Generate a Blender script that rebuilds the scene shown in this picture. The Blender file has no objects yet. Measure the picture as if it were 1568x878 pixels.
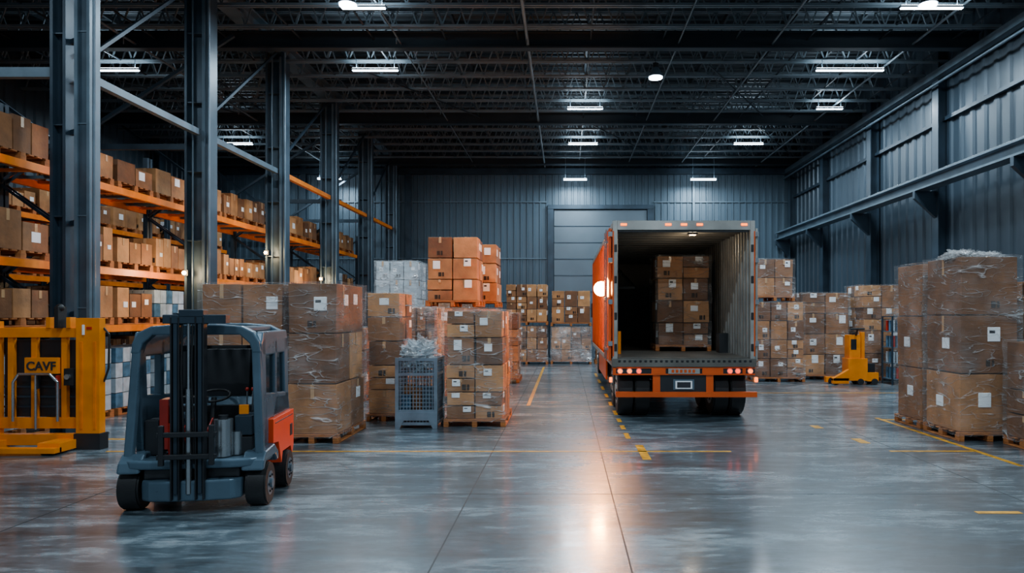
import bpy, math, random, bmesh
from mathutils import Vector, Matrix, noise
R = random.Random(7)
scene = bpy.context.scene

# ------------------------------------------------------------------ materials
def lin(h):
    h = h.lstrip('#')
    out = []
    for i in (0, 2, 4):
        c = int(h[i:i+2], 16) / 255
        out.append(c/12.92 if c <= 0.04045 else ((c+0.055)/1.055)**2.4)
    return (*out, 1)

def mat(name, col, rough=0.5, metal=0.0, var=0.25, scale=4.0, bump=0.0, bscale=40.0, emit=None, estr=0, stretch=(1, 1, 1), rvar=0.1):
    m = bpy.data.materials.new(name); m.use_nodes = True
    nt = m.node_tree; b = nt.nodes['Principled BSDF']
    c = lin(col)
    tc = nt.nodes.new('ShaderNodeTexCoord'); mp = nt.nodes.new('ShaderNodeMapping')
    mp.inputs['Scale'].default_value = stretch
    nt.links.new(tc.outputs['Object'], mp.inputs['Vector'])
    n = nt.nodes.new('ShaderNodeTexNoise'); n.inputs['Scale'].default_value = scale; n.inputs['Detail'].default_value = 6
    nt.links.new(mp.outputs['Vector'], n.inputs['Vector'])
    r = nt.nodes.new('ShaderNodeValToRGB')
    r.color_ramp.elements[0].position = 0.3; r.color_ramp.elements[1].position = 0.7
    r.color_ramp.elements[0].color = (c[0]*(1-var), c[1]*(1-var), c[2]*(1-var), 1)
    r.color_ramp.elements[1].color = (min(1, c[0]*(1+var)), min(1, c[1]*(1+var)), min(1, c[2]*(1+var)), 1)
    nt.links.new(n.outputs['Fac'], r.inputs['Fac']); nt.links.new(r.outputs['Color'], b.inputs['Base Color'])
    mr = nt.nodes.new('ShaderNodeMapRange')
    mr.inputs['To Min'].default_value = max(0.02, rough-rvar); mr.inputs['To Max'].default_value = min(1, rough+rvar)
    nt.links.new(n.outputs['Fac'], mr.inputs['Value']); nt.links.new(mr.outputs['Result'], b.inputs['Roughness'])
    b.inputs['Metallic'].default_value = metal
    if bump:
        n2 = nt.nodes.new('ShaderNodeTexNoise'); n2.inputs['Scale'].default_value = bscale
        nt.links.new(tc.outputs['Object'], n2.inputs['Vector'])
        bp = nt.nodes.new('ShaderNodeBump'); bp.inputs['Strength'].default_value = bump; bp.inputs['Distance'].default_value = 0.02
        nt.links.new(n2.outputs['Fac'], bp.inputs['Height']); nt.links.new(bp.outputs['Normal'], b.inputs['Normal'])
    if emit:
        b.inputs['Emission Color'].default_value = lin(emit); b.inputs['Emission Strength'].default_value = estr
    return m

CB = [mat('cardboard_a', '#9c6a3e', .72, var=.35, scale=3, bump=.25, bscale=20),
      mat('cardboard_b', '#835632', .75, var=.35, scale=3, bump=.25, bscale=20),
      mat('cardboard_c', '#b07c4c', .7, var=.3, scale=3, bump=.25, bscale=20),
      mat('cardboard_d', '#6b4426', .75, var=.35, scale=3, bump=.25, bscale=20)]
TAPE = mat('packing_tape', '#bd946a', .25, var=.1)
SEAM = mat('box_seam', '#2b1c12', .9)
LABEL = mat('paper_label', '#eef0f2', .5, var=.05)
INK = mat('label_ink', '#22242a', .6)
WOOD = mat('pallet_wood', '#9a5c2a', .8, var=.4, scale=6, stretch=(1, 1, 6))
STEEL = mat('painted_dark_steel', '#2a3945', .4, .3, var=.3, scale=2, bump=.05)
STEEL2 = mat('painted_grey_steel', '#576975', .4, .3, var=.25, scale=2)
STEEL3 = mat('painted_column_steel', '#3a4a56', .38, .3, var=.3, scale=2)
ROOFST = mat('roof_steel', '#69777f', .45, .3, var=.25, scale=1)
ROOFDK = mat('roof_dark_steel', '#262f36', .5, .3, var=.2, scale=1)
DECK = mat('roof_deck_metal', '#283137', .5, .3, var=.4, scale=.6)
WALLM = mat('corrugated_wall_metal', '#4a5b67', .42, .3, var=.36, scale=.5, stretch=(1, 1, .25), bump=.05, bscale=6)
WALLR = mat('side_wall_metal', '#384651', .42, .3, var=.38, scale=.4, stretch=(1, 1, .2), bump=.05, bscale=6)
DOORM = mat('door_panel_metal', '#55616a', .45, .2, var=.15, scale=.7)
ORANGE = mat('rack_orange', '#f07a08', .4, .1, var=.2)
YELLOW = mat('machine_yellow', '#ee8404', .38, .05, var=.2, scale=2)
TRKOR = mat('truck_orange', '#cf5212', .32, .1, var=.18, scale=1.5)
BLACK = mat('black_rubber', '#101113', .6, var=.2, bump=.1)
DARK = mat('dark_plastic', '#191c20', .45, var=.2)
GREYP = mat('forklift_grey', '#4a6170', .3, .2, var=.2, scale=2)
RED = mat('signal_red', '#a81e0c', .35, var=.25)
FORED = mat('forklift_orange_red', '#ff4a12', .32, .0, var=.08)
CHROME = mat('bare_metal', '#b0b6ba', .25, .9, var=.1)
ALU = mat('trailer_aluminium', '#a5a49f', .35, .5, var=.25, scale=2)
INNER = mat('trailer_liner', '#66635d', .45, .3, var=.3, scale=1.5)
WHITEM = mat('white_goods', '#a8b4bc', .4, var=.25, scale=6)
BLUEG = mat('blue_goods', '#446880', .4, var=.4, scale=9)
CAGEM = mat('cage_galvanised', '#8094a2', .35, .6, var=.2)
LINEY = mat('floor_paint_yellow', '#c98d1c', .4, var=.45, scale=7, rvar=.15)
JOINT = mat('joint_filler', '#14191c', .6)
LAMPW = mat('lamp_diffuser', '#ffffff', .4, emit='#dff0ff', estr=22)
LAMPO = mat('warm_bulb', '#ffffff', .4, emit='#ff9a34', estr=160)
LAMPS = mat('small_warm_bulb', '#ffffff', .4, emit='#ffc27a', estr=40)
AMBER = mat('amber_lens', '#ff7a10', .3, emit='#ff6a08', estr=4)
REDL = mat('red_lens', '#f04010', .3, emit='#ff3c08', estr=3)
GLASS = mat('dark_window', '#0c1216', .08, var=.1, rvar=.02)

def film(name, base, streak, wmul=1.0):
    """stretch wrap: clear film, highlights on its crinkles painted in as whiter ridges"""
    m = bpy.data.materials.new(name); m.use_nodes = True
    nt = m.node_tree; nt.nodes.clear(); N = nt.nodes.new; L = nt.links.new
    def M(op, a, b=None, c=None):
        x = N('ShaderNodeMath'); x.operation = op
        for i, v in enumerate((a, b, c)):
            if v is None: continue
            if isinstance(v, (int, float)): x.inputs[i].default_value = v
            else: L(v, x.inputs[i])
        return x.outputs[0]
    out = N('ShaderNodeOutputMaterial'); mix = N('ShaderNodeMixShader'); tr = N('ShaderNodeBsdfTransparent'); pb = N('ShaderNodeBsdfPrincipled')
    pb.inputs['Base Color'].default_value = (.84, .85, .86, 1); pb.inputs['Roughness'].default_value = .13
    tc = N('ShaderNodeTexCoord')
    ridges = []; hs = []
    for rot, sc, s, wd in (((.40, .35, .3), (1, 1, 4.0), 1.1, .014), ((-.55, -.45, -.2), (1.0, 1.0, 3.4), 1.4, .012), ((0, 0, 0), (.7, .7, 7), 1.0, .012)):
        mp = N('ShaderNodeMapping'); mp.inputs['Rotation'].default_value = rot; mp.inputs['Scale'].default_value = sc
        L(tc.outputs['Object'], mp.inputs['Vector'])
        n = N('ShaderNodeTexNoise'); n.inputs['Scale'].default_value = s; n.inputs['Detail'].default_value = 1.5; n.inputs['Distortion'].default_value = .4
        L(mp.outputs['Vector'], n.inputs['Vector'])
        d = M('ABSOLUTE', M('SUBTRACT', n.outputs['Fac'], .5))
        rg = M('SUBTRACT', 1.0, M('MINIMUM', M('DIVIDE', d, wd*wmul), 1.0))
        ridges.append(rg); hs.append(n.outputs['Fac'])
    big = N('ShaderNodeTexNoise'); big.inputs['Scale'].default_value = 1.6; big.inputs['Detail'].default_value = 4
    L(tc.outputs['Object'], big.inputs['Vector'])
    patch = N('ShaderNodeMapRange'); patch.inputs['From Min'].default_value = .47; patch.inputs['From Max'].default_value = .72
    L(big.outputs['Fac'], patch.inputs['Value'])
    rsum = M('MAXIMUM', M('MAXIMUM', ridges[0], ridges[1]), ridges[2])
    rs = M('MULTIPLY', rsum, M('MULTIPLY_ADD', patch.outputs['Result'], .6, .4))
    fac = M('ADD', M('MULTIPLY', rs, streak), M('MULTIPLY_ADD', patch.outputs['Result'], base*1.8, base*.6))
    fac = M('MINIMUM', fac, .92)
    ht = M('ADD', M('ADD', hs[0], hs[1]), rsum)
    bp = N('ShaderNodeBump'); bp.inputs['Strength'].default_value = 1.0; bp.inputs['Distance'].default_value = .05
    L(ht, bp.inputs['Height']); L(bp.outputs['Normal'], pb.inputs['Normal'])
    L(fac, mix.inputs['Fac']); L(tr.outputs[0], mix.inputs[1]); L(pb.outputs[0], mix.inputs[2]); L(mix.outputs[0], out.inputs[0])
    return m
FILM = film('stretch_wrap_film', .06, .66)
FILMW = film('cloudy_wrap_film', .22, .8)

def floor_mat():
    m = bpy.data.materials.new('polished_concrete'); m.use_nodes = True
    nt = m.node_tree; b = nt.nodes['Principled BSDF']; N = nt.nodes.new; L = nt.links.new
    tc = N('ShaderNodeTexCoord')
    def nz(sc, scale, det, rough, dist=0):
        mp = N('ShaderNodeMapping'); mp.inputs['Scale'].default_value = sc; L(tc.outputs['Object'], mp.inputs['Vector'])
        n = N('ShaderNodeTexNoise'); n.inputs['Scale'].default_value = scale; n.inputs['Detail'].default_value = det; n.inputs['Roughness'].default_value = rough; n.inputs['Distortion'].default_value = dist
        L(mp.outputs['Vector'], n.inputs['Vector']); return n.outputs['Fac']
    def M(op, a, b=None, c=None):
        x = N('ShaderNodeMath'); x.operation = op
        for i, v in enumerate((a, b, c)):
            if v is None: continue
            if isinstance(v, (int, float)): x.inputs[i].default_value = v
            else: L(v, x.inputs[i])
        return x.outputs[0]
    n1 = nz((.55, 1.5, 1), .9, 9, .62, .6); n2 = nz((.7, 2.6, 1), 2.6, 9, .74, .3); n3 = nz((1, 1, 1), .28, 3, .5)
    v = M('ADD', M('MULTIPLY', n1, .42), M('MULTIPLY_ADD', n2, .42, M('MULTIPLY', n3, .16)))
    r = N('ShaderNodeValToRGB'); e = r.color_ramp.elements
    e[0].position = .42; e[0].color = lin('#1f2a30'); e[1].position = .59; e[1].color = lin('#96a4ab')
    k = e.new(.50); k.color = lin('#4b5a62')
    L(v, r.inputs['Fac']); L(r.outputs['Color'], b.inputs['Base Color'])
    mr = N('ShaderNodeMapRange'); mr.inputs['From Min'].default_value = .42; mr.inputs['From Max'].default_value = .58
    mr.inputs['To Min'].default_value = .38; mr.inputs['To Max'].default_value = .22
    L(v, mr.inputs['Value']); L(mr.outputs['Result'], b.inputs['Roughness'])
    b.inputs['IOR'].default_value = 1.8
    b.inputs['Coat Weight'].default_value = .6; b.inputs['Coat IOR'].default_value = 1.6
    mc = N('ShaderNodeMapRange'); mc.inputs['From Min'].default_value = .35; mc.inputs['From Max'].default_value = .65
    mc.inputs['To Min'].default_value = .19; mc.inputs['To Max'].default_value = .07
    L(n2, mc.inputs['Value']); L(mc.outputs['Result'], b.inputs['Coat Roughness'])
    bp = N('ShaderNodeBump'); bp.inputs['Strength'].default_value = .14; bp.inputs['Distance'].default_value = .02
    L(n2, bp.inputs['Height']); L(bp.outputs['Normal'], b.inputs['Normal'])
    bp2 = N('ShaderNodeBump'); bp2.inputs['Strength'].default_value = .10; bp2.inputs['Distance'].default_value = .02
    L(n1, bp2.inputs['Height']); L(bp2.outputs['Normal'], b.inputs['Coat Normal'])
    return m
FLOORM = floor_mat()

# ------------------------------------------------------------------ mesh builder
class MB:
    def __init__(s):
        s.v = []; s.f = []; s.mi = []; s.sm = []; s.mats = []
    def k(s, m):
        if m not in s.mats: s.mats.append(m)
        return s.mats.index(m)
    def add(s, vs, fs, m, smooth=False):
        o = len(s.v); s.v += [tuple(v) for v in vs]; i = s.k(m)
        for f in fs:
            s.f.append([o+a for a in f]); s.mi.append(i); s.sm.append(smooth)
    FB = [(0, 3, 2, 1), (4, 5, 6, 7), (0, 1, 5, 4), (1, 2, 6, 5), (2, 3, 7, 6), (3, 0, 4, 7)]
    def box(s, x0, x1, y0, y1, z0, z1, m, jit=0, rz=0):
        vs = [Vector(p) for p in [(x0, y0, z0), (x1, y0, z0), (x1, y1, z0), (x0, y1, z0), (x0, y0, z1), (x1, y0, z1), (x1, y1, z1), (x0, y1, z1)]]
        if rz:
            c = Vector(((x0+x1)/2, (y0+y1)/2, 0)); M = Matrix.Rotation(rz, 3, 'Z')
            vs = [M @ (v-c)+c for v in vs]
        if jit:
            vs = [v+Vector((R.uniform(-jit, jit), R.uniform(-jit, jit), (R.uniform(-jit, 0) if i > 3 else 0))) for i, v in enumerate(vs)]
        s.add(vs, MB.FB, m)
    def beam(s, p1, p2, w, h, m):
        p1 = Vector(p1); p2 = Vector(p2); d = (p2-p1).normalized()
        up = Vector((0, 0, 1)) if abs(d.z) < .95 else Vector((0, 1, 0))
        a = d.cross(up).normalized()*w/2; b = a.cross(d).normalized()*h/2
        vs = [p1-a-b, p1+a-b, p1+a+b, p1-a+b, p2-a-b, p2+a-b, p2+a+b, p2-a+b]
        s.add(vs, MB.FB, m)
    def cyl(s, p1, p2, r, m, n=14, r2=None):
        p1 = Vector(p1); p2 = Vector(p2); d = (p2-p1).normalized(); r2 = r if r2 is None else r2
        up = Vector((0, 0, 1)) if abs(d.z) < .95 else Vector((0, 1, 0))
        a = d.cross(up).normalized(); b = a.cross(d).normalized()
        v1 = [p1+(a*math.cos(t)+b*math.sin(t))*r for t in [2*math.pi*i/n for i in range(n)]]
        v2 = [p2+(a*math.cos(t)+b*math.sin(t))*r2 for t in [2*math.pi*i/n for i in range(n)]]
        s.add(v1+v2, [(i, (i+1) % n, n+(i+1) % n, n+i) for i in range(n)], m, True)
        s.add(v1, [tuple(range(n))[::-1]], m); s.add(v2, [tuple(range(n))], m)
    def tube(s, pts, r, m, n=8):
        for a, b in zip(pts, pts[1:]): s.cyl(a, b, r, m, n)
    def sphere(s, c, r, m, n=12, sz=1, amp=0, freq=6):
        vs = []; fs = []
        for j in range(n+1):
            ph = math.pi*j/n
            for i in range(n):
                th = 2*math.pi*i/n
                d = Vector((math.sin(ph)*math.cos(th), math.sin(ph)*math.sin(th), math.cos(ph)))
                rr = r*(1+amp*abs(noise.noise(d*freq))*2-amp*abs(noise.noise(d*freq*2.3+Vector((5, 3, 1)))))
                vs.append((c[0]+rr*d.x, c[1]+rr*d.y, c[2]+rr*sz*d.z))
        for j in range(n):
            for i in range(n): fs.append((j*n+i, (j+1)*n+i, (j+1)*n+(i+1) % n, j*n+(i+1) % n))
        s.add(vs, fs, m, amp == 0)
    def prism(s, poly, axis, a, b, m):
        n = len(poly)
        def P(u, w, t):
            return (t, u, w) if axis == 'X' else ((u, t, w) if axis == 'Y' else (u, w, t))
        vs = [P(u, w, a) for u, w in poly]+[P(u, w, b) for u, w in poly]
        s.add(vs, [tuple(range(n)), tuple(range(2*n-1, n-1, -1))]+[(i, n+i, n+(i+1) % n, (i+1) % n) for i in range(n)], m)
    def wheel(s, x0, x1, y, z, r, hub, tire=BLACK):
        s.cyl((x0+.02, y, z), (x1-.02, y, z), r, tire, 28)
        s.cyl((x0, y, z), (x1, y, z), r*.94, tire, 28)
        for xx, d in ((x0, -1), (x1, 1)):
            s.cyl((xx, y, z), (xx+d*.004, y, z), r*.56, hub, 20)
            s.cyl((xx, y, z), (xx+d*.03, y, z), r*.22, hub, 12)
            for i in range(6):
                t = i*math.pi/3
                s.cyl((xx, y+r*.4*math.cos(t), z+r*.4*math.sin(t)), (xx+d*.018, y+r*.4*math.cos(t), z+r*.4*math.sin(t)), r*.06, DARK, 6)
    def obj(s, name, loc=(0, 0, 0), rz=0, parent=None, bevel=0, seg=2):
        me = bpy.data.meshes.new(name); me.from_pydata(s.v, [], s.f)
        for m in s.mats: me.materials.append(m)
        me.polygons.foreach_set('material_index', s.mi); me.polygons.foreach_set('use_smooth', s.sm); me.update()
        bm = bmesh.new(); bm.from_mesh(me); bmesh.ops.recalc_face_normals(bm, faces=bm.faces); bm.to_mesh(me); bm.free()
        o = bpy.data.objects.new(name, me); scene.collection.objects.link(o)
        o.location = loc; o.rotation_euler = (0, 0, rz)
        if parent: o.parent = parent
        if bevel:
            b = o.modifiers.new('bevel', 'BEVEL'); b.width = bevel; b.segments = seg; b.limit_method = 'ANGLE'; b.angle_limit = math.radians(50)
        return o

def empty(name, loc, rz=0):
    e = bpy.data.objects.new(name, None); scene.collection.objects.link(e); e.location = loc; e.rotation_euler = (0, 0, rz); e.empty_display_size = .2
    return e

# ------------------------------------------------------------------ pallets and stacks
def pallet(mb, x0, x1, y0, y1, z0=0):
    w = x1-x0; d = y1-y0
    for t in (0, .5, 1):
        x = x0+.045+t*(w-.09)
        for u in (0, .5, 1):
            y = y0+.06+u*(d-.12)
            mb.box(x-.045, x+.045, y-.06, y+.06, z0+.022, z0+.1, WOOD)
        mb.box(x-.045, x+.045, y0, y1, z0, z0+.022, WOOD)
    for u in (0, .5, 1):
        y = y0+.05+u*(d-.1); mb.box(x0, x1, y-.05, y+.05, z0+.1, z0+.12, WOOD)
    n = max(5, int(d/.16))
    for i in range(n):
        y = y0+.05+i*(d-.1)/(n-1); mb.box(x0, x1, y-.05, y+.05, z0+.12, z0+.142, WOOD)

def carton(mb, x0, x1, y0, y1, z0, z1, cm=None, lab=True, jit=.008):
    cm = cm or R.choice(CB)
    mb.box(x0, x1, y0, y1, z0, z1, cm, jit=jit)
    e = jit+.003; w = x1-x0; d = y1-y0; h = z1-z0
    xm = (x0+x1)/2; ym = (y0+y1)/2
    if R.random() < .7:
        mb.box(xm-.03, xm+.03, y0-e, y0+.01, z1-h*.3, z1-.006, TAPE)
    mb.box(xm-.025, xm+.025, y0+.01, y1-.01, z1-.01, z1+.002, TAPE)
    if R.random() < .5:
        for xx in (x0-e, x1+e-.012): mb.box(xx, xx+.012, ym-.03, ym+.03, z1-h*.3, z1-.006, TAPE)
    if lab and R.random() < .6:
        lw = min(.2, w*.3); lh = lw*R.uniform(.7, 1.3); lx = x0+R.uniform(.12, .6)*w; lz = z0+h*R.uniform(.4, .62)
        lh = min(lh, z1-lz-.01)
        mb.box(lx, lx+lw, y0-e-.001, y0+.01, lz, lz+lh, LABEL)
        if R.random() < .5: mb.box(lx+.02, lx+lw*.6, y0-e-.002, y0, lz+lh*.55, lz+lh*.8, INK)
    if lab and R.random() < .45:
        lx = x0+R.uniform(.2, .7)*w; mb.box(lx, lx+.07, y0-e, y0+.01, z0+h*.12, z0+h*.12+.1, SEAM)
        mb.box(lx+.09, lx+.13, y0-e, y0+.01, z0+h*.12, z0+h*.12+.1, SEAM)
    if lab:
        for xx, s_ in ((x1, 1), (x0, -1)):
            if R.random() < .55:
                lw = min(.2, d*.35); ly = y0+R.uniform(.15, .55)*d; lz = z0+h*R.uniform(.3, .6)
                a = xx-.01 if s_ > 0 else xx-e-.001
                mb.box(a, a+.011+e, ly, ly+lw, lz, min(lz+lw*.9, z1-.01), LABEL)

def shell(mb, x0, x1, y0, y1, z0, z1, m, amp=.02, sg=.075):
    sd = R.uniform(0, 100)
    def D(p):
        q = Vector(p)+Vector((sd, 0, 0)); nv = noise.noise_vector(q*5)+noise.noise_vector(Vector((q.x*9, q.y*9, q.z*16)))*.5
        return (p[0]+nv.x*amp, p[1]+nv.y*amp, p[2]+nv.z*amp*.5)
    def grid(fn, nu, nv_):
        vs = [D(fn(i/nu, j/nv_)) for j in range(nv_+1) for i in range(nu+1)]
        fs = [(j*(nu+1)+i, j*(nu+1)+i+1, (j+1)*(nu+1)+i+1, (j+1)*(nu+1)+i) for j in range(nv_) for i in range(nu)]
        mb.add(vs, fs, m, True)
    nx = max(2, int((x1-x0)/sg)); ny = max(2, int((y1-y0)/sg)); nz = max(2, int((z1-z0)/sg))
    grid(lambda u, v: (x0+u*(x1-x0), y0, z0+v*(z1-z0)), nx, nz)
    grid(lambda u, v: (x1-u*(x1-x0), y1, z0+v*(z1-z0)), nx, nz)
    grid(lambda u, v: (x1, y0+u*(y1-y0), z0+v*(z1-z0)), ny, nz)
    grid(lambda u, v: (x0, y1-u*(y1-y0), z0+v*(z1-z0)), ny, nz)
    grid(lambda u, v: (x0+u*(x1-x0), y0+v*(y1-y0), z1), nx, ny)

def stack(x0, x1, y0, y1, h, tiers=3, nx=2, ny=2, wrap=None, z0=0, name='pallet_of_cardboard_boxes', pal=None, parent=None, rz=0, cm=None, sp=.2, messy=False):
    if wrap is not None and name == 'pallet_of_cardboard_boxes': name = 'wrapped_pallet_of_boxes'
    mb = MB(); w = x1-x0; d = y1-y0; hx = w/2; hy = d/2
    npx = pal or max(1, round(w/1.25)); npy = max(1, round(d/1.3))
    for i in range(npx):
        for j in range(npy):
            pallet(mb, -hx+i*w/npx+.01, -hx+(i+1)*w/npx-.01, -hy+j*d/npy+.01, -hy+(j+1)*d/npy-.01)
    b = .145; th = (h-b)/tiers
    for t in range(tiers):
        inx = R.uniform(0, .03)
        for i in range(nx):
            for j in range(ny):
                g = .016; o = R.uniform(-.009, .009)
                split = 1 if R.random() > sp else 2
                for q in range(split):
                    za = b+t*th+q*th/split
                    carton(mb, -hx+.03+inx+i*(w-.06-2*inx)/nx+g+o, -hx+.03+inx+(i+1)*(w-.06-2*inx)/nx-g+o, -hy+.03+j*(d-.06)/ny+g, -hy+.03+(j+1)*(d-.06)/ny-g, za+.001, za+th/split-.014, cm=cm)
    o = mb.obj(name, ((x0+x1)/2, (y0+y1)/2, z0), rz, parent, bevel=.014, seg=1)
    if wrap is not None:
        m2 = MB(); shell(m2, -hx+.004, hx-.004, -hy+.004, hy-.004, .09, h+.014, wrap)
        if messy:
            for a, b_, r_ in ((-.28, -.2, .2), (-.05, .1, .26), (.25, -.1, .18)): m2.sphere((a*w, b_*d, h+.0), r_, FILMW, 26, .42, amp=.7, freq=4)
        m2.obj('stretch_wrap', (0, 0, 0), 0, o)
    return o

# left / centre groups
stack(-5.8, -4.42, 10.75, 12.05, 2.50, 3, 2, 2, FILM)
stack(-4.36, -3.50, 10.55, 12.05, 2.50, 3, 1, 2, FILM, sp=0)
stack(-3.75, -3.04, 12.75, 13.8, 2.42, 5, 1, 2, FILM)
stack(-3.62, -2.72, 14.5, 15.4, 2.16, 4, 4, 2, FILMW)
stack(-2.17, -1.05, 12.1, 13.6, 2.08, 4, 2, 3, FILM)
stack(-2.5, -1.33, 19.9, 21.3, 2.05, 4, 2, 2, FILM)
stack(-3.27, -1.99, 15.9, 17.1, 2.16, 3, 2, 2, FILM)
stack(-3.27, -1.99, 15.9, 17.1, 1.64, 3, 2, 2, None, z0=2.19)
stack(-2.95, -1.70, 17.4, 18.7, 2.16, 3, 2, 2, FILM)
stack(-2.95, -1.70, 17.4, 18.7, 1.62, 3, 2, 2, None, z0=2.19)
stack(-2.42, -0.68, 27.4, 28.7, 1.55, 3, 4, 2, FILM)
stack(-2.42, -0.68, 27.4, 28.7, 1.65, 3, 4, 2, None, z0=1.58)
stack(-0.60, 1.08, 27.6, 28.9, 1.5, 3, 4, 2, FILMW)
stack(-0.60, 1.08, 27.6, 28.9, 1.45, 2, 3, 2, None, z0=1.53)
stack(1.2, 2.9, 27.6, 28.9, 1.5, 3, 3, 2, None)
stack(-5.6, -4.3, 20.0, 21.4, 1.75, 3, 2, 2, FILMW, cm=WHITEM)
stack(-5.6, -4.3, 20.0, 21.4, 1.8, 3, 3, 2, FILMW, z0=1.78, cm=WHITEM)
stack(-5.9, -4.6, 15.2, 16.4, 1.7, 3, 2, 2, FILM)
stack(-6.9, -5.6, 24.0, 25.3, 2.4, 3, 2, 2, FILM)
stack(-4.6, -3.3, 23.6, 24.9, 2.6, 3, 2, 2, FILM)
# right of truck
stack(5.55, 7.12, 20.2, 21.5, 2.38, 4, 3, 2, FILM)
stack(5.65, 6.85, 20.3, 21.4, 1.25, 2, 2, 2, FILM, z0=2.41)
stack(7.25, 8.78, 21.0, 22.3, 2.68, 4, 2, 2, FILM)
stack(8.95, 10.2, 20.6, 21.9, 2.9, 4, 2, 2, FILM)
stack(4.9, 6.4, 24.5, 25.8, 2.4, 3, 3, 2, None)
# right foreground row
stack(6.18, 7.35, 11.9, 12.85, 2.90, 3, 2, 1, FILM, sp=0)
stack(6.18, 7.20, 10.72, 11.82, 2.93, 3, 1, 1, FILM, sp=0, messy=True)
stack(6.78, 7.75, 9.7, 10.6, 1.60, 2, 2, 1, FILM)
stack(7.3, 8.4, 10.75, 11.8, 2.3, 3, 1, 1, FILM)
stack(7.5, 8.7, 12.0, 13.1, 2.6, 3, 2, 1, None)

# ------------------------------------------------------------------ room shell
XL, XR, YB, YF, ZC = -17.0, 10.7, 32.0, -6.0, 10.2
f = MB(); f.box(XL, XR, YF, YB, -.2, 0, FLOORM); f.obj('floor')
def corr(name, p0, p1, inward, z0, z1, m, step=.3, dep=.045):
    p0 = Vector(p0); p1 = Vector(p1); L_ = (p1-p0).length; d = (p1-p0).normalized(); n = Vector(inward)
    pr = []; t = 0
    while t < L_:
        for a, b in ((0, 0), (step*.62, 0), (step*.70, dep), (step*.92, dep)):
            if t+a < L_: pr.append(p0+d*(t+a)+n*b)
        t += step
    pr.append(p1)
    mb = MB(); k = len(pr)
    vs = [(p.x, p.y, z0) for p in pr]+[(p.x, p.y, z1) for p in pr]
    mb.add(vs, [(i, i+1, k+i+1, k+i) for i in range(k-1)], m)
    return mb.obj(name)
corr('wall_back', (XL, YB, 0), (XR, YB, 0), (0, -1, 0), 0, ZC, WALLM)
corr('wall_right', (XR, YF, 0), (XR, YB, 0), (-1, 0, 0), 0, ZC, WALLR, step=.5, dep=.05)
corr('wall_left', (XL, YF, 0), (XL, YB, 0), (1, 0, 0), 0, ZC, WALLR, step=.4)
mb = MB(); ys = []; y = YF
while y < YB:
    ys += [(y, ZC), (y+.14, ZC), (y+.17, ZC-.06), (y+.27, ZC-.06)]; y += .3
ys.append((YB, ZC)); k = len(ys)
mb.add([(XL, a, b) for a, b in ys]+[(XR, a, b) for a, b in ys], [(i, i+1, k+i+1, k+i) for i in range(k-1)], DECK)
mb.obj('ceiling')

mb = MB()
for z in (7.25, 4.6, 2.6): 
    for xa, xb in ((XL, -.85), (4.15, XR)): mb.box(xa, xb, YB-.09, YB-.046, z, z+.05, STEEL2)
mb.box(XL, XR, YB-.3, YB-.046, 8.55, 8.8, STEEL)
mb.box(5.95, 6.05, YB-.15, YB-.046, 0, 8.5, STEEL2)
for x in (-7.3, -12.2): mb.box(x-.12, x+.12, YB-.25, YB-.046, 0, 9, STEEL)
mb.obj('trim_1')
mb = MB(); nseg = 9; dh = 6.9/nseg
for i in range(nseg): mb.box(-.52, 3.82, YB-.12, YB-.06, i*dh+.008, (i+1)*dh-.012, DOORM)
mb.box(-.52, 3.82, YB-.1, YB-.05, 0, 6.9, DARK)
for x in (-.68, 3.98): mb.box(x-.14, x+.14, YB-.2, YB-.05, 0, 7.1, STEEL)
mb.box(-.82, 4.12, YB-.22, YB-.05, 6.92, 7.12, STEEL)
for i in range(1, 9): mb.box(-.5, 3.8, YB-.14, YB-.12, i*dh-.02, i*dh+.01, STEEL)
mb.obj('door_1', bevel=.01, seg=1)

mb = MB()
for y in (6.5, 10.7, 14.9, 19.1, 23.3, 27.6, 31.6):
    mb.box(XR-.35, XR-.32, y-.16, y+.16, 0, 9.4, STEEL); mb.box(XR-.08, XR-.055, y-.16, y+.16, 0, 9.4, STEEL)
    mb.box(XR-.34, XR-.06, y-.02, y+.02, 0, 9.4, STEEL)
    mb.prism([(XR-.35, 5.45), (XR-.95, 5.45), (XR-.95, 5.25), (XR-.35, 4.7)], 'Y', y-.06, y+.06, STEEL)
mb.obj('wall_column_row')
mb = MB()
mb.box(XR-.95, XR-.55, 2, 31.8, 5.75, 5.80, STEEL2); mb.box(XR-.77, XR-.73, 2, 31.8, 5.5, 5.75, STEEL2); mb.box(XR-.95, XR-.55, 2, 31.8, 5.45, 5.5, STEEL2)
mb.box(XR-.79, XR-.71, 2, 31.8, 5.80, 5.87, CHROME)
mb.obj('crane_rail_girder')
mb = MB()
for z in (2.7, 7.4): mb.box(XR-.16, XR-.055, YF, 31.8, z, z+.1, STEEL)
mb.box(XR-.5, XR-.3, YF, 31.8, 8.55, 8.75, STEEL2)
mb.cyl((XR-.5, YF, 8.35), (XR-.5, 31.8, 8.35), .04, STEEL2, 8)
mb.obj('trim_2')

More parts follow.
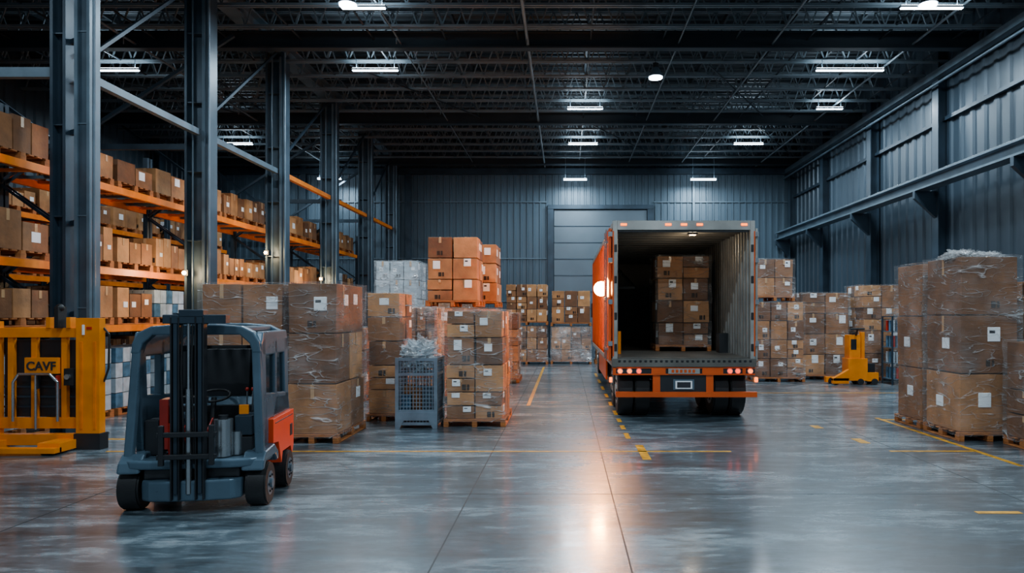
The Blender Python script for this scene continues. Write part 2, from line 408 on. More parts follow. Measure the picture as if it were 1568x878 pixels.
def hcol(mb, x, y, w, d, z1, m):
    mb.box(x-w/2, x-w/2+.05, y-d/2, y+d/2, 0, z1, m); mb.box(x+w/2-.05, x+w/2, y-d/2, y+d/2, 0, z1, m)
    mb.box(x-w/2+.05, x+w/2-.05, y-.02, y+.02, 0, z1, m)
    z = .6
    while z < z1:
        mb.box(x-w/2+.05, x+w/2-.05, y-d/2+.02, y+d/2-.02, z, z+.02, m); z += 1.5
    mb.box(x-w/2-.1, x+w/2+.1, y-d/2-.08, y+d/2+.08, 0, .04, m)
for y in (11.3, 15, 19, 23.2, 27.4, 31.4):
    mb = MB()
    if y < 12:
        hcol(mb, -8.29, y, .26, .30, 9.24, STEEL); hcol(mb, -7.84, y-.1, .25, .26, 9.24, STEEL2)
        mb.box(-7.9, -7.78, y-.20, y-.18, .1, 9.1, STEEL3)
        for z in (2, 3.5, 5, 6.5, 8): mb.beam((-8.2, y, z), (-7.85, y-.1, z+.05), .06, .08, STEEL)
        mb.cyl((-7.66, y-.2, 0), (-7.66, y-.2, 9.2), .025, STEEL2, 8)
    else:
        hcol(mb, -8.0, y, .5, .42, 9.24, STEEL3)
        mb.box(-7.86, -7.80, y-.23, y-.21, .1, 9.1, STEEL2)
        mb.cyl((-7.70, y-.25, 0), (-7.70, y-.25, 9.2), .03, STEEL2, 8)
        mb.cyl((-8.05, y-.24, 0), (-8.05, y-.24, 9.2), .02, STEEL2, 8)
    mb.obj('steel_column')
mb = MB()
mb.box(-8.2, -7.8, YF, 31.8, 9.25, 9.3, STEEL2); mb.box(-8.03, -7.97, YF, 31.8, 9.3, 9.6, STEEL2); mb.box(-8.2, -7.8, YF, 31.8, 9.6, 9.65, STEEL2)
mb.obj('runway_girder')
mb = MB()
ycs = [11.3, 15, 19, 23.2, 27.4, 31.4]
for a, b in zip(ycs, ycs[1:]):
    mb.beam((-7.95, a+.2, 5.95), (-7.95, b-.23, 5.95), .12, .13, STEEL2 if a < 19 else ORANGE)
    mb.beam((-7.95, a+.2, 6.4), (-7.95, b-.23, 9.2), .05, .06, STEEL)
mb.obj('longitudinal_bracing')
mb = MB()
for y in (17.1, 25.3, 30.6):
    mb.beam((-16.4, y, 9), (-12.6, y, 6.2), .08, .08, STEEL); mb.beam((-8.3, y, 9), (-12.6, y, 6.2), .08, .08, STEEL)
    mb.beam((-16.4, y, 6.2), (-8.3, y, 6.2), .1, .14, STEEL)
mb.beam((-16.4, 11.3, 6.0), (-8.45, 11.3, 6.0), .12, .16, STEEL2)
mb.beam((-16.4, 11.35, 9), (-12.4, 11.35, 6.1), .1, .1, STEEL); mb.beam((-8.5, 11.35, 9), (-12.4, 11.35, 6.1), .1, .1, STEEL)
mb.obj('cross_bracing')
mb = MB()
for y in (7, 11.2, 15.4, 19.6, 23.8, 28, 31.6): hcol(mb, -16.7, y, .34, .34, 9.3, STEEL)
mb.obj('wall_column_row')

# roof trusses
tm = None
def truss(y):
    global tm
    if tm is None:
        mb = MB(); z0 = 9.0; z1 = 9.95
        for dx in (-.05, .05):
            mb.box(XL+.1, XR-.1, dx-.02, dx+.02, z0, z0+.06, ROOFST); mb.box(XL+.1, XR-.1, dx-.02, dx+.02, z1-.07, z1, ROOFST)
        x = XL+.2
        while x < XR-.7:
            mb.beam((x, 0, z0+.05), (x+.3, 0, z1-.05), .03, .03, ROOFST); mb.beam((x+.3, 0, z1-.05), (x+.6, 0, z0+.05), .03, .03, ROOFST); x += .6
        o = mb.obj('roof_truss', (0, y, 0)); tm = o.data
    else:
        o = bpy.data.objects.new('roof_truss', tm); scene.collection.objects.link(o); o.location = (0, y, 0)
y = 6.3
while y < 31.6: truss(y); y += 1.15
mb = MB()
for y in (11.2, 17.5, 24.4, 31.0):
    mb.box(XL+.1, XR-.1, y-.12, y+.12, 8.8, 8.84, ROOFDK); mb.box(XL+.1, XR-.1, y-.02, y+.02, 8.84, 9.2, ROOFDK); mb.box(XL+.1, XR-.1, y-.12, y+.12, 9.2, 9.24, ROOFDK)
mb.obj('roof_girders')
mb = MB()
for x, z, r in ((-.95, 8.9, .04), (5.3, 8.93, .025), (-4.2, 8.93, .02), (2.9, 8.95, .02), (8.9, 8.93, .03), (-11, 8.93, .03)):
    mb.cyl((x, YF, z), (x, 31.9, z), r, ROOFST, 8)
    for y in range(8, 31, 3):
        if x < 0: mb.cyl((x, y, z), (x, y, z-.18), .015, ROOFST, 6)
for x0, x1, y0, y1 in ((4, 7, 19, 24), (-6, -3, 19, 24), (1, 4, 25, 30), (7, 10, 25, 30), (-14, -11, 19, 24)):
    mb.beam((x0, y0, 8.95), (x1, y1, 8.95), .03, .03, ROOFDK)
mb.obj('sprinkler_pipes')
mb = MB()
x = XL+1
while x < XR: mb.box(x-.02, x+.02, YF, 31.9, 9.03, 9.06, ROOFDK); mb.box(x-.03, x+.03, YF, 31.9, 9.96, 10.1, ROOFDK); x += 1.85
mb.obj('roof_purlins')

# ------------------------------------------------------------------ lamps
def strip(x, y, z, w, e):
    em = empty('strip_light_fixture', (x, y, z))
    mb = MB(); mb.box(-w/2, w/2, -.05, .05, .0, .04, STEEL2); mb.box(-w/2+.03, w/2-.03, -.04, .04, -.02, 0, LAMPW); mb.box(-w/2+.03, w/2-.03, -.03, .03, .04, .055, LAMPW)
    for s_ in (-.4, .4): mb.cyl((s_*w, 0, .04), (s_*w, 0, 9.02-z), .01, STEEL2, 6)
    mb.obj('fixture', parent=em)
    for nm, en, zz, rx in (('tube', e*1.25, -.035, 0), ('uplight', e*.14, .075, math.pi)):
        l = bpy.data.lights.new(nm, 'AREA'); l.shape = 'RECTANGLE'; l.size = w; l.size_y = .1; l.energy = en; l.color = (.70, .87, 1)
        lo = bpy.data.objects.new(nm, l); scene.collection.objects.link(lo); lo.location = (0, 0, zz); lo.rotation_euler = (rx, 0, 0); lo.parent = em
for x, y, z, w, e in [(-5.2, 18.7, 8.7, 1.3, 270), (7.8, 18.7, 8.7, 1.9, 270), (.65, 22.2, 8.7, 1.2, 260), (8.6, 22.2, 8.7, .9, 200), (.7, 26.8, 8.7, 1.2, 260), (7.2, 26.8, 8.7, 1.2, 260),
                      (-12.9, 26.8, 8.7, 1.3, 150), (-12.3, 18.7, 8.7, 1.3, 160), (-4.4, 14.9, 8.7, 1.0, 280), (8.0, 14.9, 8.7, 1.4, 280), (-4.5, 7.5, 8.7, 1.6, 270), (2.0, 7.5, 8.7, 1.6, 270), (8, 7.5, 8.7, 1.6, 270),
                      (-4, 0, 8.7, 1.6, 320), (4, 0, 8.7, 1.6, 320), (-12, 9, 8.7, 1.3, 170),  # strips over the camera are unseen, added to light the stack fronts
                      (.45, 30.6, 8.05, 1.1, 180), (6.2, 30.6, 8.05, 1.2, 180), (-10.5, 30.4, 8.05, 1.1, 140)]:
    strip(x, y, z, w, e)
def highbay(x, y, z, e):
    em = empty('pendant_high_bay_lamp', (x, y, z)); mb = MB()
    mb.cyl((0, 0, .05), (0, 0, .3), .2, STEEL2, 20, .08); mb.cyl((0, 0, .3), (0, 0, .42), .08, DARK, 12); mb.cyl((0, 0, .42), (0, 0, max(.45, 9.02-z)), .012, STEEL2, 6)
    mb.cyl((0, 0, .02), (0, 0, .05), .18, LAMPW, 20)
    mb.obj('shade', parent=em)
    l = bpy.data.lights.new('bulb', 'SPOT'); l.energy = e; l.spot_size = 2.2; l.spot_blend = .6; l.shadow_soft_size = .15; l.color = (.8, .92, 1)
    lo = bpy.data.objects.new('bulb', l); scene.collection.objects.link(lo); lo.parent = em
highbay(2.4, 18.1, 8.25, 800); highbay(-4.55, 14.3, 8.45, 700); highbay(7.6, 14.3, 8.45, 700)
def point(name, loc, e, col, r=.1):
    l = bpy.data.lights.new(name, 'POINT'); l.energy = e; l.color = col; l.shadow_soft_size = r
    o = bpy.data.objects.new(name, l); scene.collection.objects.link(o); o.location = loc; return o
def bulkhead(x, y, z, e, col):
    em = empty('bulkhead_lamp', (x, y, z)); mb = MB()
    mb.box(-.06, .06, .0, .06, -.06, .06, DARK); mb.sphere((0, -.03, 0), .045, LAMPS, 10); mb.obj('housing', parent=em)
    o = point('bulb', (0, -.2, 0), e, col); o.parent = em
bulkhead(-8.2, 18.72, 3.7, 45, (1, .68, .36)); bulkhead(-8.2, 14.72, 2.9, 45, (1, .68, .36)); bulkhead(-8.2, 22.92, 3.2, 40, (1, .68, .36))

# ------------------------------------------------------------------ racks
def rack(x0, x1, y0, y1, levels, top=6.0):
    mb = MB()
    for y in (y0, y1):
        for x in (x0+.05, x1-.05):
            mb.box(x-.05, x+.05, y-.04+(.05 if y == y0 else -.05), y+.04+(.05 if y == y0 else -.05), 0, top, STEEL)
        z = .3; s_ = 0; yy = y+(.05 if y == y0 else -.05)
        while z < top-.9:
            a, b = (x0+.05, x1-.05) if s_ % 2 else (x1-.05, x0+.05)
            mb.beam((a, yy, z), (b, yy, z+.8), .03, .05, STEEL); z += .8; s_ += 1
    for z in levels:
        for x in (x0+.05, x1-.05): mb.box(x-.035, x+.035, y0+.1, y1-.1, z-.13, z, ORANGE)
        n = int((y1-y0)/.5)
        for i in range(n): 
            yy = y0+.3+i*(y1-y0-.6)/(n-1); mb.box(x0+.09, x1-.09, yy-.04, yy+.04, z-.05, z, ORANGE if i % 2 else STEEL2)
    o = mb.obj('pallet_rack', bevel=0)
    g = MB()
    for li, z in enumerate([0]+levels):
        y = y0+.2
        while y < y1-1.0:
            w = 1.15; pallet(g, x0+.1, x1-.1, y, y+w, z+.003)
            kind = R.random(); b = z+.15
            hgt = {0: 1.2}.get(li, R.choice((.5, .6, .65)) if li > 1 else .65)
            if kind < (.6 if li == 0 else .2):
                nb = 5
                for i in range(nb):
                    for j in range(4):
                        for t in range(int(hgt/.3)):
                            g.box(x0+.13+j*.24, x0+.13+j*.24+.225, y+.01+i*w/nb, y+(i+1)*w/nb-.01, b+t*.3, b+t*.3+.285, WHITEM if (t+i) % 3 else BLUEG)
            else:
                ny = R.choice((2, 3, 3, 4)); tt = 1 if li else 2
                for t in range(tt):
                    for i in range(ny):
                        hh = hgt/tt*(R.uniform(.7, 1) if t == tt-1 else 1)
                        for (a, c) in ((x0+.12, (x0+x1)/2-.01), ((x0+x1)/2+.01, x1-.12)):
                            carton(g, a, c, y+.01+i*w/ny, y+(i+1)*w/ny-.015, b+t*hgt/tt, b+t*hgt/tt+hh-.004, jit=.004)
            y += w+.12
    g.obj('stored_goods', parent=o)
for i in range(5):
    rack(-9.95, -8.72, 7.8+4.2*i, 7.8+4.2*(i+1)-.02, [1.8, 2.9, 4.5], 5.7 if i < 3 else 5.3)
for i in range(4):
    rack(-14.9, -13.7, 11+4.2*i, 11+4.2*(i+1)-.02, [1.6, 3.0, 4.6], 5.8)

# ------------------------------------------------------------------ truck
T = empty('box_truck', (2.27, 13.1, 0))
mb = MB(); HW = 1.35
mb.box(-HW, HW, 0, 9.4, 1.0, 1.16, STEEL)
mb.box(-1.3, 1.3, .02, 9.35, 1.16, 1.175, INNER)
for s_ in (-1, 1):
    a, b = sorted((s_*HW, s_*1.31)); mb.box(a, b, 0, 9.4, 1.0, 3.75, TRKOR)
    a, b = sorted((s_*1.31, s_*1.295)); mb.box(a, b, 0.02, 9.35, 1.16, 3.68, INNER)
    y = .12
    while y < 9.2:
        a, b = sorted((s_*1.295, s_*1.25)); mb.box(a, b, y, y+.07, 1.17, 3.66, ALU if y < 2.5 else INNER); y += .22  # ribs turn darker past the opening: interior shade put into the colour
    a, b = sorted((s_*HW, s_*(HW+.02))); mb.box(a, b, 0, 9.4, 1.0, 1.1, ALU); mb.box(a, b, 0, 9.4, 3.66, 3.76, ALU)
    y = 1.5
    while y < 9.3: mb.box(a, b, y, y+.03, 1.1, 3.66, TRKOR); y += .6
mb.box(-HW, HW, 0, 9.4, 3.70, 3.76, ALU)
y = .3
while y < 9.3: mb.box(-1.29, 1.29, y, y+.05, 3.64, 3.70, INNER); y += .45
mb.box(-HW, HW, 9.34, 9.4, 1.0, 3.75, INNER)
for s_ in (-1, 1):
    a, b = sorted((s_*1.36, s_*1.27)); mb.box(a, b, -.06, .03, .98, 3.8, ALU)
    a, b = sorted((s_*1.362, s_*1.335)); mb.box(a, b, -.065, -.05, 1.2, 3.6, TRKOR)
    for z in (1.3, 1.9, 2.6, 3.2): mb.box(min(s_*1.28, s_*1.33), max(s_*1.28, s_*1.33), -.075, -.06, z, z+.14, DARK)
mb.box(-1.27, 1.27, -.06, .03, 3.62, 3.8, ALU)
mb.box(-1.25, 1.25, -.03, .0, 3.58, 3.62, DARK)
for x in (-1.15, -.3, 0, .3, 1.15): mb.box(x-.06, x+.06, -.075, -.06, 3.70, 3.745, AMBER)
for i in range(26): mb.box(-1.26+i*.1, -1.21+i*.1, -.09, -.06, 1.09, 1.13, DARK)
mb.box(-1.38, 1.38, -.08, 0, 1.0, 1.16, INNER)
mb.box(.18, .38, .5, .62, 3.60, 3.64, DARK); mb.box(.22, .34, .53, .59, 3.585, 3.60, LAMPS)
mb.obj('cargo_box', parent=T, bevel=.006, seg=1)
l = point('cargo_fill_light', (.28, .6, 3.45), 14, (1, .78, .52), .08); l.parent = T  # added lamp with its small ceiling fixture, brightening the dim cargo
mb = MB()
for s_ in (-1, 1):
    a, b = sorted((s_*1.39, s_*1.43)); mb.box(a, b, .02, 1.32, 1.12, 3.66, TRKOR if s_ < 0 else ALU)
    for y in (.4, .9):
        mb.cyl((s_*1.455, y, 1.1), (s_*1.455, y, 3.68), .016, CHROME, 8)
        for z in (1.3, 2.3, 3.4): mb.box(min(s_*1.43, s_*1.48), max(s_*1.43, s_*1.48), y-.05, y+.05, z, z+.05, CHROME)
    for z in (1.4, 2.2, 3.0, 3.5): mb.box(min(s_*1.33, s_*1.44), max(s_*1.33, s_*1.44), -.03, .1, z, z+.09, CHROME)
mb.obj('rear_doors', parent=T)
mb = MB()
mb.box(-1.36, 1.36, -.04, .1, .84, 1.0, DARK)
mb.box(-1.36, 1.36, -.06, -.04, .845, .87, TRKOR); mb.box(-1.36, 1.36, -.06, -.04, .97, .995, TRKOR)
for a, b in ((-1.36, -1.3), (-.62, -.35), (.35, .75), (1.12, 1.18)): mb.box(a, b, -.062, -.04, .87, .97, TRKOR)
for x, m_ in ((-1.22, AMBER), (-.86, REDL), (.88, REDL), (1.27, AMBER), (-1.04, AMBER), (1.03, REDL)):
    mb.cyl((x, -.04, .92), (x, -.08, .92), .042, m_, 14)
    mb.cyl((x, -.038, .92), (x, -.055, .92), .058, CHROME, 14)
mb.box(-.3, .3, -.075, -.04, .87, .97, ALU)
for i in range(6): mb.box(-.24+i*.08, -.19+i*.08, -.078, -.07, .89, .95, TRKOR)
for x in (-.52, .5):
    mb.box(x-.07, x+.07, -.03, .06, .42, .86, TRKOR)
    mb.box(x-.05, x+.05, .1, 9.3, .72, 1.0, STEEL)
mb.box(-1.3, 1.4, -.06, .04, .42, .52, TRKOR)
mb.box(-.45, .43, -.02, .02, .52, .84, DARK)
mb.box(-.2, .2, -.035, -.02, .56, .76, STEEL2); mb.box(-.16, .16, -.05, -.02, .58, .73, LABEL); mb.box(-.13, .13, -.053, -.05, .60, .71, INK)
for s_ in (-1, 1):
    mb.box(min(s_*1.26, s_*1.3), max(s_*1.26, s_*1.3), 3.2, 6.4, .45, .95, TRKOR)
    mb.box(min(s_*.75, s_*1.2), max(s_*.75, s_*1.2), 3.4, 5.0, .45, .98, DARK)
    mb.cyl((s_*1.37, .0, .75), (s_*1.42, 0, .75), .05, AMBER, 10)
mb.obj('chassis_and_bumper', parent=T, bevel=.006, seg=1)
mb = MB()
for y in (.62, 1.8, 10.4):
    for s_ in (-1, 1):
        if y < 5:
            for a in (.62, .95): 
                xs = sorted((s_*a, s_*(a+.29))); mb.wheel(xs[0], xs[1], y, .5, .5, ALU)
        else:
            xs = sorted((s_*.85, s_*1.14)); mb.wheel(xs[0], xs[1], y, .5, .5, ALU)
    mb.cyl((-.9, y, .5), (.9, y, .5), .08, DARK, 10)
mb.obj('wheels', parent=T)
mb = MB()
mb.prism([(9.6, 1.0), (11.7, 1.0), (11.75, 1.9), (11.45, 2.9), (9.6, 3.0)], 'X', -1.15, 1.15, TRKOR)
mb.prism([(11.76, 1.95), (11.76, 1.97), (11.5, 2.8), (11.48, 2.8)], 'X', -1.0, 1.0, GLASS)
mb.box(-1.16, 1.16, 10.5, 11.3, 1.95, 2.6, GLASS)
mb.box(-1.1, 1.1, 11.1, 11.9, .55, 1.05, TRKOR); mb.box(-.8, .8, 9.5, 11.0, .6, 1.0, DARK)
mb.box(-1.0, -.7, 11.9, 11.93, .75, .9, LABEL); mb.box(.7, 1.0, 11.9, 11.93, .75, .9, LABEL)
for s_ in (-1, 1): mb.box(min(s_*1.15, s_*1.35), max(s_*1.15, s_*1.35), 11.2, 11.3, 1.9, 2.4, DARK)
mb.obj('cab', parent=T, bevel=.04, seg=3)
mb = MB(); mb.box(-1.43, -1.36, 1.55, 1.85, 2.5, 2.64, DARK); mb.cyl((-1.43, 1.7, 2.56), (-1.47, 1.7, 2.56), .12, CHROME, 16); mb.sphere((-1.49, 1.68, 2.56), .16, LAMPO, 18)
mb.obj('side_work_lamp', parent=T)
l = point('side_lamp_light', (-1.52, 1.25, 2.56), 520, (1, .36, .07), .2); l.parent = T
stack(-.25, 1.02, 2.2, 3.3, 2.15, 4, 2, 2, FILM, z0=1.178, parent=T, name='cargo_pallet')
mb = MB(); mb.box(-1.1, -.5, 7.6, 8.6, 1.18, 2.2, DARK); mb.beam((-.95, 5.2, 3.3), (-.45, 4.6, 2.7), .06, .06, CHROME); mb.beam((-.95, 5.2, 3.3), (-1.2, 4.8, 2.7), .06, .06, CHROME); mb.beam((-1.2, 4.8, 2.7), (-.45, 4.6, 2.7), .06, .06, CHROME)
mb.cyl((-1.15, 1.2, 1.18), (-1.15, 1.2, 1.65), .05, YELLOW, 10); mb.box(1.05, 1.24, 1.6, 1.9, 1.18, 1.6, DARK)
mb.obj('cargo_equipment', parent=T)

# ------------------------------------------------------------------ forklift
F = empty('forklift', (-3.80, 6.98, 0), math.radians(8)); F.scale = (.96, .86, 1)
mb = MB()
mb.prism([(-.50, .30), (-.50, -.04), (-.40, -.12), (-.2, -.15), (.2, -.15), (.40, -.12), (.50, -.04), (.50, .30)], 'Z', .12, .33, GREYP)
mb.prism([(-.70, .50), (-.70, .0), (-.6, -.08), (-.4, -.12), (.4, -.12), (.6, -.08), (.70, .0), (.70, .50)], 'Z', .44, .53, GREYP)
mb.prism([(-.48, .50), (-.48, -.05), (.48, -.05), (.48, .50)], 'Z', .33, .44, DARK)
for s_ in (-1, 1):
    mb.prism([(-.10, .40), (-.06, .50), (.04, .58), (.42, .60), (.58, .50), (.60, .40), (.52, .40), (.44, .48), (.04, .48), (-.02, .40)], 'X', min(s_*.50, s_*.73), max(s_*.50, s_*.73), GREYP)
mb.box(-.5, .5, .3, 1.35, .2, .48, DARK)
mb.obj('chassis', parent=F, bevel=.025, seg=3)
mb = MB()
mb.prism([(.42, .60), (.66, .58), (.80, .32), (.86, .44), (1.26, .44), (1.34, .34), (1.42, .42), (1.42, .86), (.42, .86)], 'X', .50, .71, FORED)
mb.prism([(.72, .30), (1.32, .30), (1.42, .45), (1.42, .86), (.72, .86)], 'X', -.70, .48, FORED)
mb.prism([(.62, .86), (1.42, .86), (1.36, 1.04), (.75, 1.08)], 'X', -.66, .66, GREYP)
mb.box(.15, .58, .45, .6, .54, .66, DARK)
mb.box(.705, .715, .5, 1.36, .80, .812, DARK); mb.box(.705, .715, 1.22, 1.34, .56, .7, DARK)
mb.obj('counterweight', parent=F, bevel=.03, seg=3)
mb = MB()
def side(x0, x1):
    mb.prism([(.22, .56), (.42, .56), (.42, .86), (1.38, .86), (1.38, 1.08), (.30, 1.16)], 'X', x0, x1, GREYP)
    mb.prism([(.22, .58), (.38, .58), (.28, 1.78), (.10, 1.70)], 'X', x0, x1, GREYP)
    mb.prism([(.70, 1.10), (.80, 1.09), (.80, 1.72), (.70, 1.72)], 'X', x0, x1, GREYP)
    mb.prism([(1.20, 1.0), (1.38, 1.0), (1.32, 1.74), (1.14, 1.74)], 'X', x0, x1, GREYP)
    mb.prism([(.10, 1.62), (.20, 1.56), (1.26, 1.56), (1.36, 1.64), (1.26, 1.82), (.20, 1.82)], 'X', x0, x1, GREYP)
side(.58, .66); side(-.66, -.58)
for s_ in (-1, 1):
    mb.beam((s_*.60, .14, 1.72), (s_*.66, .06, .52), .09, .09, GREYP)
arch = [(-.66, 1.60), (-.64, 1.72), (-.58, 1.82), (-.46, 1.88), (-.2, 1.90), (.2, 1.90), (.46, 1.88), (.58, 1.82), (.64, 1.72), (.66, 1.60), (.57, 1.60), (.54, 1.70), (.44, 1.79), (-.44, 1.79), (-.54, 1.70), (-.57, 1.60)]
mb.prism(arch, 'Y', .08, .22, GREYP); mb.prism(arch, 'Y', 1.2, 1.34, GREYP)
for i in range(7): mb.box(-.48+i*.15, -.41+i*.15, .2, 1.25, 1.81, 1.87, GREYP if i in (0, 6) else DARK)
mb.obj('overhead_guard', parent=F, bevel=.018, seg=3)
mb = MB()
mb.box(-.57, .57, 1.24, 1.26, 1.05, 1.64, GLASS)
mb.box(.615, .625, .36, 1.20, 1.08, 1.60, GLASS)
mb.obj('cab_glazing', parent=F)
mb = MB()
for x in (-.12, .12):
    mb.box(x-.045, x-.03, -.20, -.08, .14, 1.98, DARK); mb.box(x+.03, x+.045, -.20, -.08, .14, 1.98, DARK); mb.box(x-.03, x+.03, -.12, -.08, .14, 1.98, DARK)
    mb.box(x-.022, x+.022, -.18, -.13, .2, 2.02, STEEL)
for z in (.5, 1.1, 1.9): mb.box(-.17, .17, -.11, -.05, z, z+.07, DARK)
mb.box(-.24, .38, -.19, -.04, 1.91, 2.0, STEEL); mb.box(-.08, .16, -.2, -.04, 1.98, 2.05, STEEL)
mb.cyl((0, -.14, .2), (0, -.14, 1.25), .03, CHROME, 12); mb.cyl((0, -.14, 1.2), (0, -.14, 1.93), .018, CHROME, 12)
for x in (-.05, .05): mb.tube([(x, -.17, 1.9), (x-.01, -.18, 1.4), (x+.01, -.17, .8), (x, -.15, .5)], .010, BLACK)
for z in (.56, .78): mb.box(-.28, .30, -.25, -.20, z, z+.05, DARK)
for x in (-.26, .23): mb.box(x, x+.05, -.26, -.21, .50, .9, DARK)
mb.obj('mast', parent=F, bevel=.006, seg=1)
mb = MB()
mb.box(-.25, .3, .72, 1.1, .86, 1.02, DARK); mb.prism([(1.02, .95), (1.12, .95), (1.2, 1.6), (1.1, 1.6)], 'X', -.22, .28, DARK)
mb.box(-.55, .55, .62, .72, .54, 1.0, DARK)
mb.box(-.40, -.31, .16, .4, .60, 1.12, RED); mb.cyl((-.24, .1, .54), (-.24, .1, .88), .045, RED, 12); mb.box(-.56, -.42, .2, .45, .54, .9, DARK)
mb.cyl((.28, .06, .54), (.28, .06, .92), .10, CHROME, 18); mb.cyl((.40, .14, .54), (.40, .14, .78), .06, CHROME, 14); mb.cyl((.28, .06, .92), (.28, .06, .96), .05, DARK, 12)
mb.box(.42, .56, .12, .3, .54, .72, DARK); mb.box(.43, .53, .1, .12, .96, 1.06, YELLOW); mb.box(.38, .56, .12, .45, .74, .94, STEEL)
mb.box(-.30, -.14, .3, .5, .54, .95, STEEL); mb.box(-.1, .12, .2, .5, .54, .8, DARK)
for i in range(6): mb.tube([(-.4+i*.13, .25, .56), (-.38+i*.12, .12, .75+.04*(i % 3)), (-.3+i*.1, .3, .9)], .012, BLACK if i % 2 else RED, 6)
mb.cyl((.05, .35, .5), (.05, .5, 1.10), .03, DARK, 8)
pts = [(.05+.17*math.cos(t), .5+.15*math.sin(t), 1.12+.05*math.sin(t)) for t in [i*math.pi/8 for i in range(17)]]
mb.tube(pts, .015, BLACK, 6)
for x in (.4, .46): mb.cyl((x, .5, .9), (x+.02, .45, 1.18), .01, CHROME, 6); mb.sphere((x+.02, .45, 1.19), .022, RED, 8)
mb.obj('operator_compartment', parent=F, bevel=.012, seg=2)
mb = MB()
for s_ in (-1, 1):
    xs = sorted((s_*.53, s_*.74)); mb.wheel(xs[0], xs[1], .16, .225, .225, STEEL2)
    xs = sorted((s_*.56, s_*.74)); mb.wheel(xs[0], xs[1], 1.07, .21, .21, STEEL2)
mb.obj('wheels', parent=F)

# ------------------------------------------------------------------ left orange stacker machine
S = empty('pallet_stacker_machine', (-7.84, 10.15, 0))
mb = MB()
mb.box(.60, .95, -.05, .08, .24, 1.95, YELLOW); mb.box(.58, .97, -.07, .12, 0, .24, DARK)
mb.box(.66, .70, -.06, -.05, .3, 1.6, ORANGE); mb.box(.86, .90, -.06, -.05, .3, 1.6, ORANGE)
mb.box(-.85, -.6, .0, .12, .06, 1.9, YELLOW)
mb.box(-.85, .60, .02, .12, 1.66, 1.80, YELLOW)
for x in (-.45, -.1, .35): mb.box(x-.04, x+.04, .05, .12, .3, 1.66, YELLOW)
mb.box(-.6, .60, .04, .12, .3, .46, YELLOW)
mb.box(-.6, .60, .13, .2, .46, 1.62, DARK)
for z in (.6, .75, .9): mb.box(-.6, .6, .115, .13, z, z+.03, STEEL)
mb.box(-.2, .30, -.0, .05, 1.12, 1.36, YELLOW)
for x in (.12, .42): mb.box(x, x+.06, .0, .12, 1.80, 1.96, YELLOW)
mb.box(.30, .36, -.08, .1, 1.80, 2.12, BLACK); mb.sphere((.33, 0, 2.1), .06, BLACK, 8)
mb.box(.42, .56, -.05, .05, .95, 1.2, BLACK); mb.cyl((.49, -.05, 1.08), (.49, -.09, 1.08), .04, CHROME, 10)
for x in (.0, .3): mb.box(x, x+.04, -.05, 0, .9, 1.1, RED if x else DARK)
mb.tube([(-.32, -.06, .42), (-.32, -.06, 1.0), (-.24, -.06, 1.12), (.22, -.06, 1.12), (.34, -.06, 1.0), (.34, -.06, .42)], .02, CHROME, 8)
mb.cyl((-.0, -.04, .3), (-.0, -.04, 1.1), .018, CHROME, 8)
mb.box(-.85, .62, -.5, -.36, .03, .1, YELLOW); mb.box(-.85, -.45, -.36, .05, .03, .14, YELLOW); mb.box(.3, .62, -.4, .05, .03, .16, YELLOW); mb.box(-.85, .58, -.02, .12, .06, .22, YELLOW)
for x in (-.7, .45): mb.cyl((x-.06, -.42, .05), (x+.06, -.42, .05), .05, BLACK, 12)
mb.box(.70, .74, -.065, -.06, 1.7, 1.85, LABEL); mb.box(.76, .84, -.06, -.05, 1.78, 1.82, RED)
mb.tube([(.95, .05, 1.8), (1.03, .05, 1.7), (1.02, .05, 1.2), (.95, .05, 1.0)], .015, BLACK)
mb.obj('stacker_frame', parent=S, bevel=.01, seg=2)
cu = bpy.data.curves.new('nameplate_text', 'FONT'); cu.body = 'CAVF'; cu.size = .18; cu.extrude = .004; cu.offset = .004; cu.align_x = 'CENTER'; cu.materials.append(INK)
to = bpy.data.objects.new('nameplate_text', cu); scene.collection.objects.link(to); to.parent = S; to.location = (.05, -.006, 1.175); to.rotation_euler = (math.pi/2, 0, 0)

J = empty('electric_pallet_jack', (8.3, 19.5, 0))
mb = MB()
mb.box(-.25, .3, -.1, .35, .12, .75, YELLOW); mb.box(-.2, .12, -.05, .3, .75, 1.42, YELLOW); mb.box(.18, .28, .05, .2, .7, 1.5, YELLOW)
mb.box(-.16, .0, -.06, -.05, 1.0, 1.3, DARK); mb.box(-.1, .05, 0, .2, 1.42, 1.5, BLACK)
mb.beam((0, 0, 1.4), (-.1, -.35, 1.6), .05, .05, BLACK); mb.cyl((-.3, -.35, 1.6), (.1, -.35, 1.6), .025, BLACK, 8)
mb.box(-.7, -.25, -.15, .0, .04, .2, YELLOW); mb.box(-.75, -.25, .25, .4, .04, .2, YELLOW); mb.prism([(-.25, .12), (-.25, .45), (-.7, .18), (-.7, .12)], 'Y', -.15, 0, YELLOW)
mb.box(.3, .62, -.08, .3, .1, .35, YELLOW); mb.box(.3, .55, .0, .25, .35, .6, DARK)
for x in (-.6, .1, .5): mb.cyl((x, -.12, .09), (x, -.02, .09), .09, BLACK, 14); mb.cyl((x, .22, .09), (x, .34, .09), .09, BLACK, 14)
mb.obj('jack_body', parent=J, bevel=.02, seg=2)
mb = MB()
for x in (0, 1.0):
    for y in (0, .6): mb.box(x-.02, x+.02, y-.02, y+.02, 0, 1.95, STEEL)
for z in (.15, .6, 1.05, 1.5): 
    mb.box(0, 1, 0, .6, z, z+.03, STEEL2)
    for i in range(8):
        for j in (0, 1, 2): mb.cyl((.08+i*.12, .1+j*.18, z+.03), (.08+i*.12, .1+j*.18, z+.34), .045, R.choice((WHITEM, BLUEG, BLUEG, RED)), 8)
mb.box(0, 1, 0, .6, 1.93, 1.96, STEEL)
mb.obj('shelf_of_bottles', (9.25, 19.3, 0))

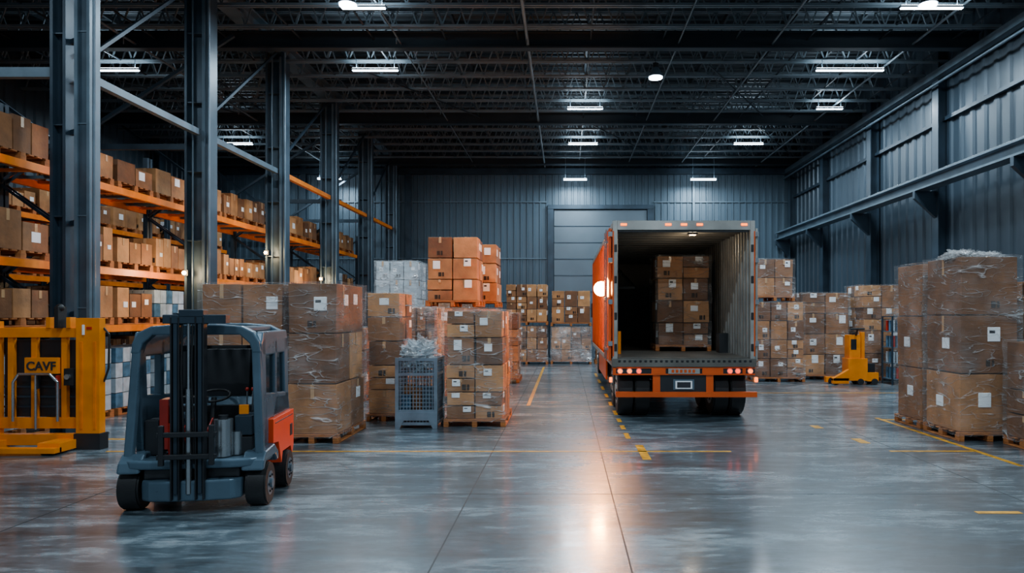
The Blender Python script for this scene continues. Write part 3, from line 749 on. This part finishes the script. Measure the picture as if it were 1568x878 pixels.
# ------------------------------------------------------------------ cage trolley with bag
C = empty('wire_cage_container', (-2.615, 12.35, 0))
mb = MB(); w, d, h = .34, .34, 1.24
for x in (-w, w):
    for y in (-d, d): mb.box(x-.03, x+.03, y-.03, y+.03, .0, h, CAGEM)
for z in (.08, .3, .95, h-.03):
    for y in (-d, d): mb.box(-w, w, y-.02, y+.02, z-.025, z+.025, CAGEM)
    for x in (-w, w): mb.box(x-.02, x+.02, -d, d, z-.025, z+.025, CAGEM)
for i in range(1, 12):
    t = -w+i*2*w/12
    for y in (-d, d): mb.box(t-.006, t+.006, y-.006, y+.006, .1, h-.03, CAGEM)
    for x in (-w, w): mb.box(x-.006, x+.006, t-.006, t+.006, .1, h-.03, CAGEM)
for k_ in range(1, 16):
    z = .1+k_*.07
    for y in (-d, d): mb.box(-w, w, y-.005, y+.005, z-.005, z+.005, CAGEM)
    for x in (-w, w): mb.box(x-.005, x+.005, -d, d, z-.005, z+.005, CAGEM)
mb.prism([(-w-.03, .0), (-w+.05, 0), (-w+.12, .14), (w-.12, .14), (w-.05, 0), (w+.03, 0), (w+.03, .28), (-w-.03, .28)], 'Y', -d-.035, -d-.02, CAGEM)
mb.box(-w, w, -d, d, .1, .13, DARK)
for i in range(3):
    for j in range(3): mb.box(-.28+i*.19, -.11+i*.19, -.28+j*.19, -.11+j*.19, .13, R.uniform(.5, .85), R.choice((DARK, STEEL2, BLUEG, CB[1])))
mb.obj('cage', parent=C)
mb = MB()
mb.sphere((0.0, 0, h+.04), .27, FILMW, 30, .9, amp=.55, freq=3.5)
mb.sphere((-.03, .02, h-.0), .24, WHITEM, 26, .9, amp=.5, freq=3)
mb.obj('plastic_bag', parent=C)

# ------------------------------------------------------------------ floor markings
mb = MB()
def mark(x0, x1, y0, y1): mb.box(x0, x1, y0, y1, 0.0005, .003, LINEY)
mark(-6.7, 2.42, 9.94, 10.0)
for a, b in ((9.4, 10.45), (11.0, 11.5), (11.9, 12.3), (12.7, 13.1), (13.6, 14.2), (15, 15.6), (16.5, 17.2), (18.2, 19), (20, 21), (22, 23.2)): mark(1.07 if a < 11 else .98, 1.19 if a < 11 else 1.06, a, b)
mark(5.98, 6.06, 9.0, 13.2); mark(6.06, 9, 12.95, 13.03)
mark(4.75, 6.0, 9.95, 10.02); mark(4.6, 4.75, 10.6, 11.0); mark(4.4, 4.55, 12.0, 12.3); mark(4.15, 4.6, 6.85, 6.93)
mark(-.85, -.77, 15, 26); mark(3.9, 3.98, 16, 26); mark(4.2, 9.0, 17.4, 17.46); mark(-7.6, -6.3, 10.9, 11.0)
mb.obj('floor_line_markings')
mb = MB()
for x in (-9.3, -5.2, -1.06, .52, 4.9): mb.box(x-.007, x+.007, YF, YB, .0002, .0012, JOINT)
for y in (3, 7.6, 15.5, 24): mb.box(XL, XR, y-.006, y+.006, .0002, .0012, JOINT)
mb.obj('floor_joint_lines')

# ------------------------------------------------------------------ world + camera
w = bpy.data.worlds.new('World'); scene.world = w; w.use_nodes = True
w.node_tree.nodes['Background'].inputs[0].default_value = (.58, .76, .92, 1); w.node_tree.nodes['Background'].inputs[1].default_value = .32
cam = bpy.data.cameras.new('Camera'); co = bpy.data.objects.new('Camera', cam); scene.collection.objects.link(co)
co.location = (0, 0, 2.0); co.rotation_euler = (math.pi/2, 0, 0)
cam.sensor_width = 36; cam.lens = 24; cam.shift_x = -.0519; cam.shift_y = .0275; cam.clip_end = 200
scene.camera = co
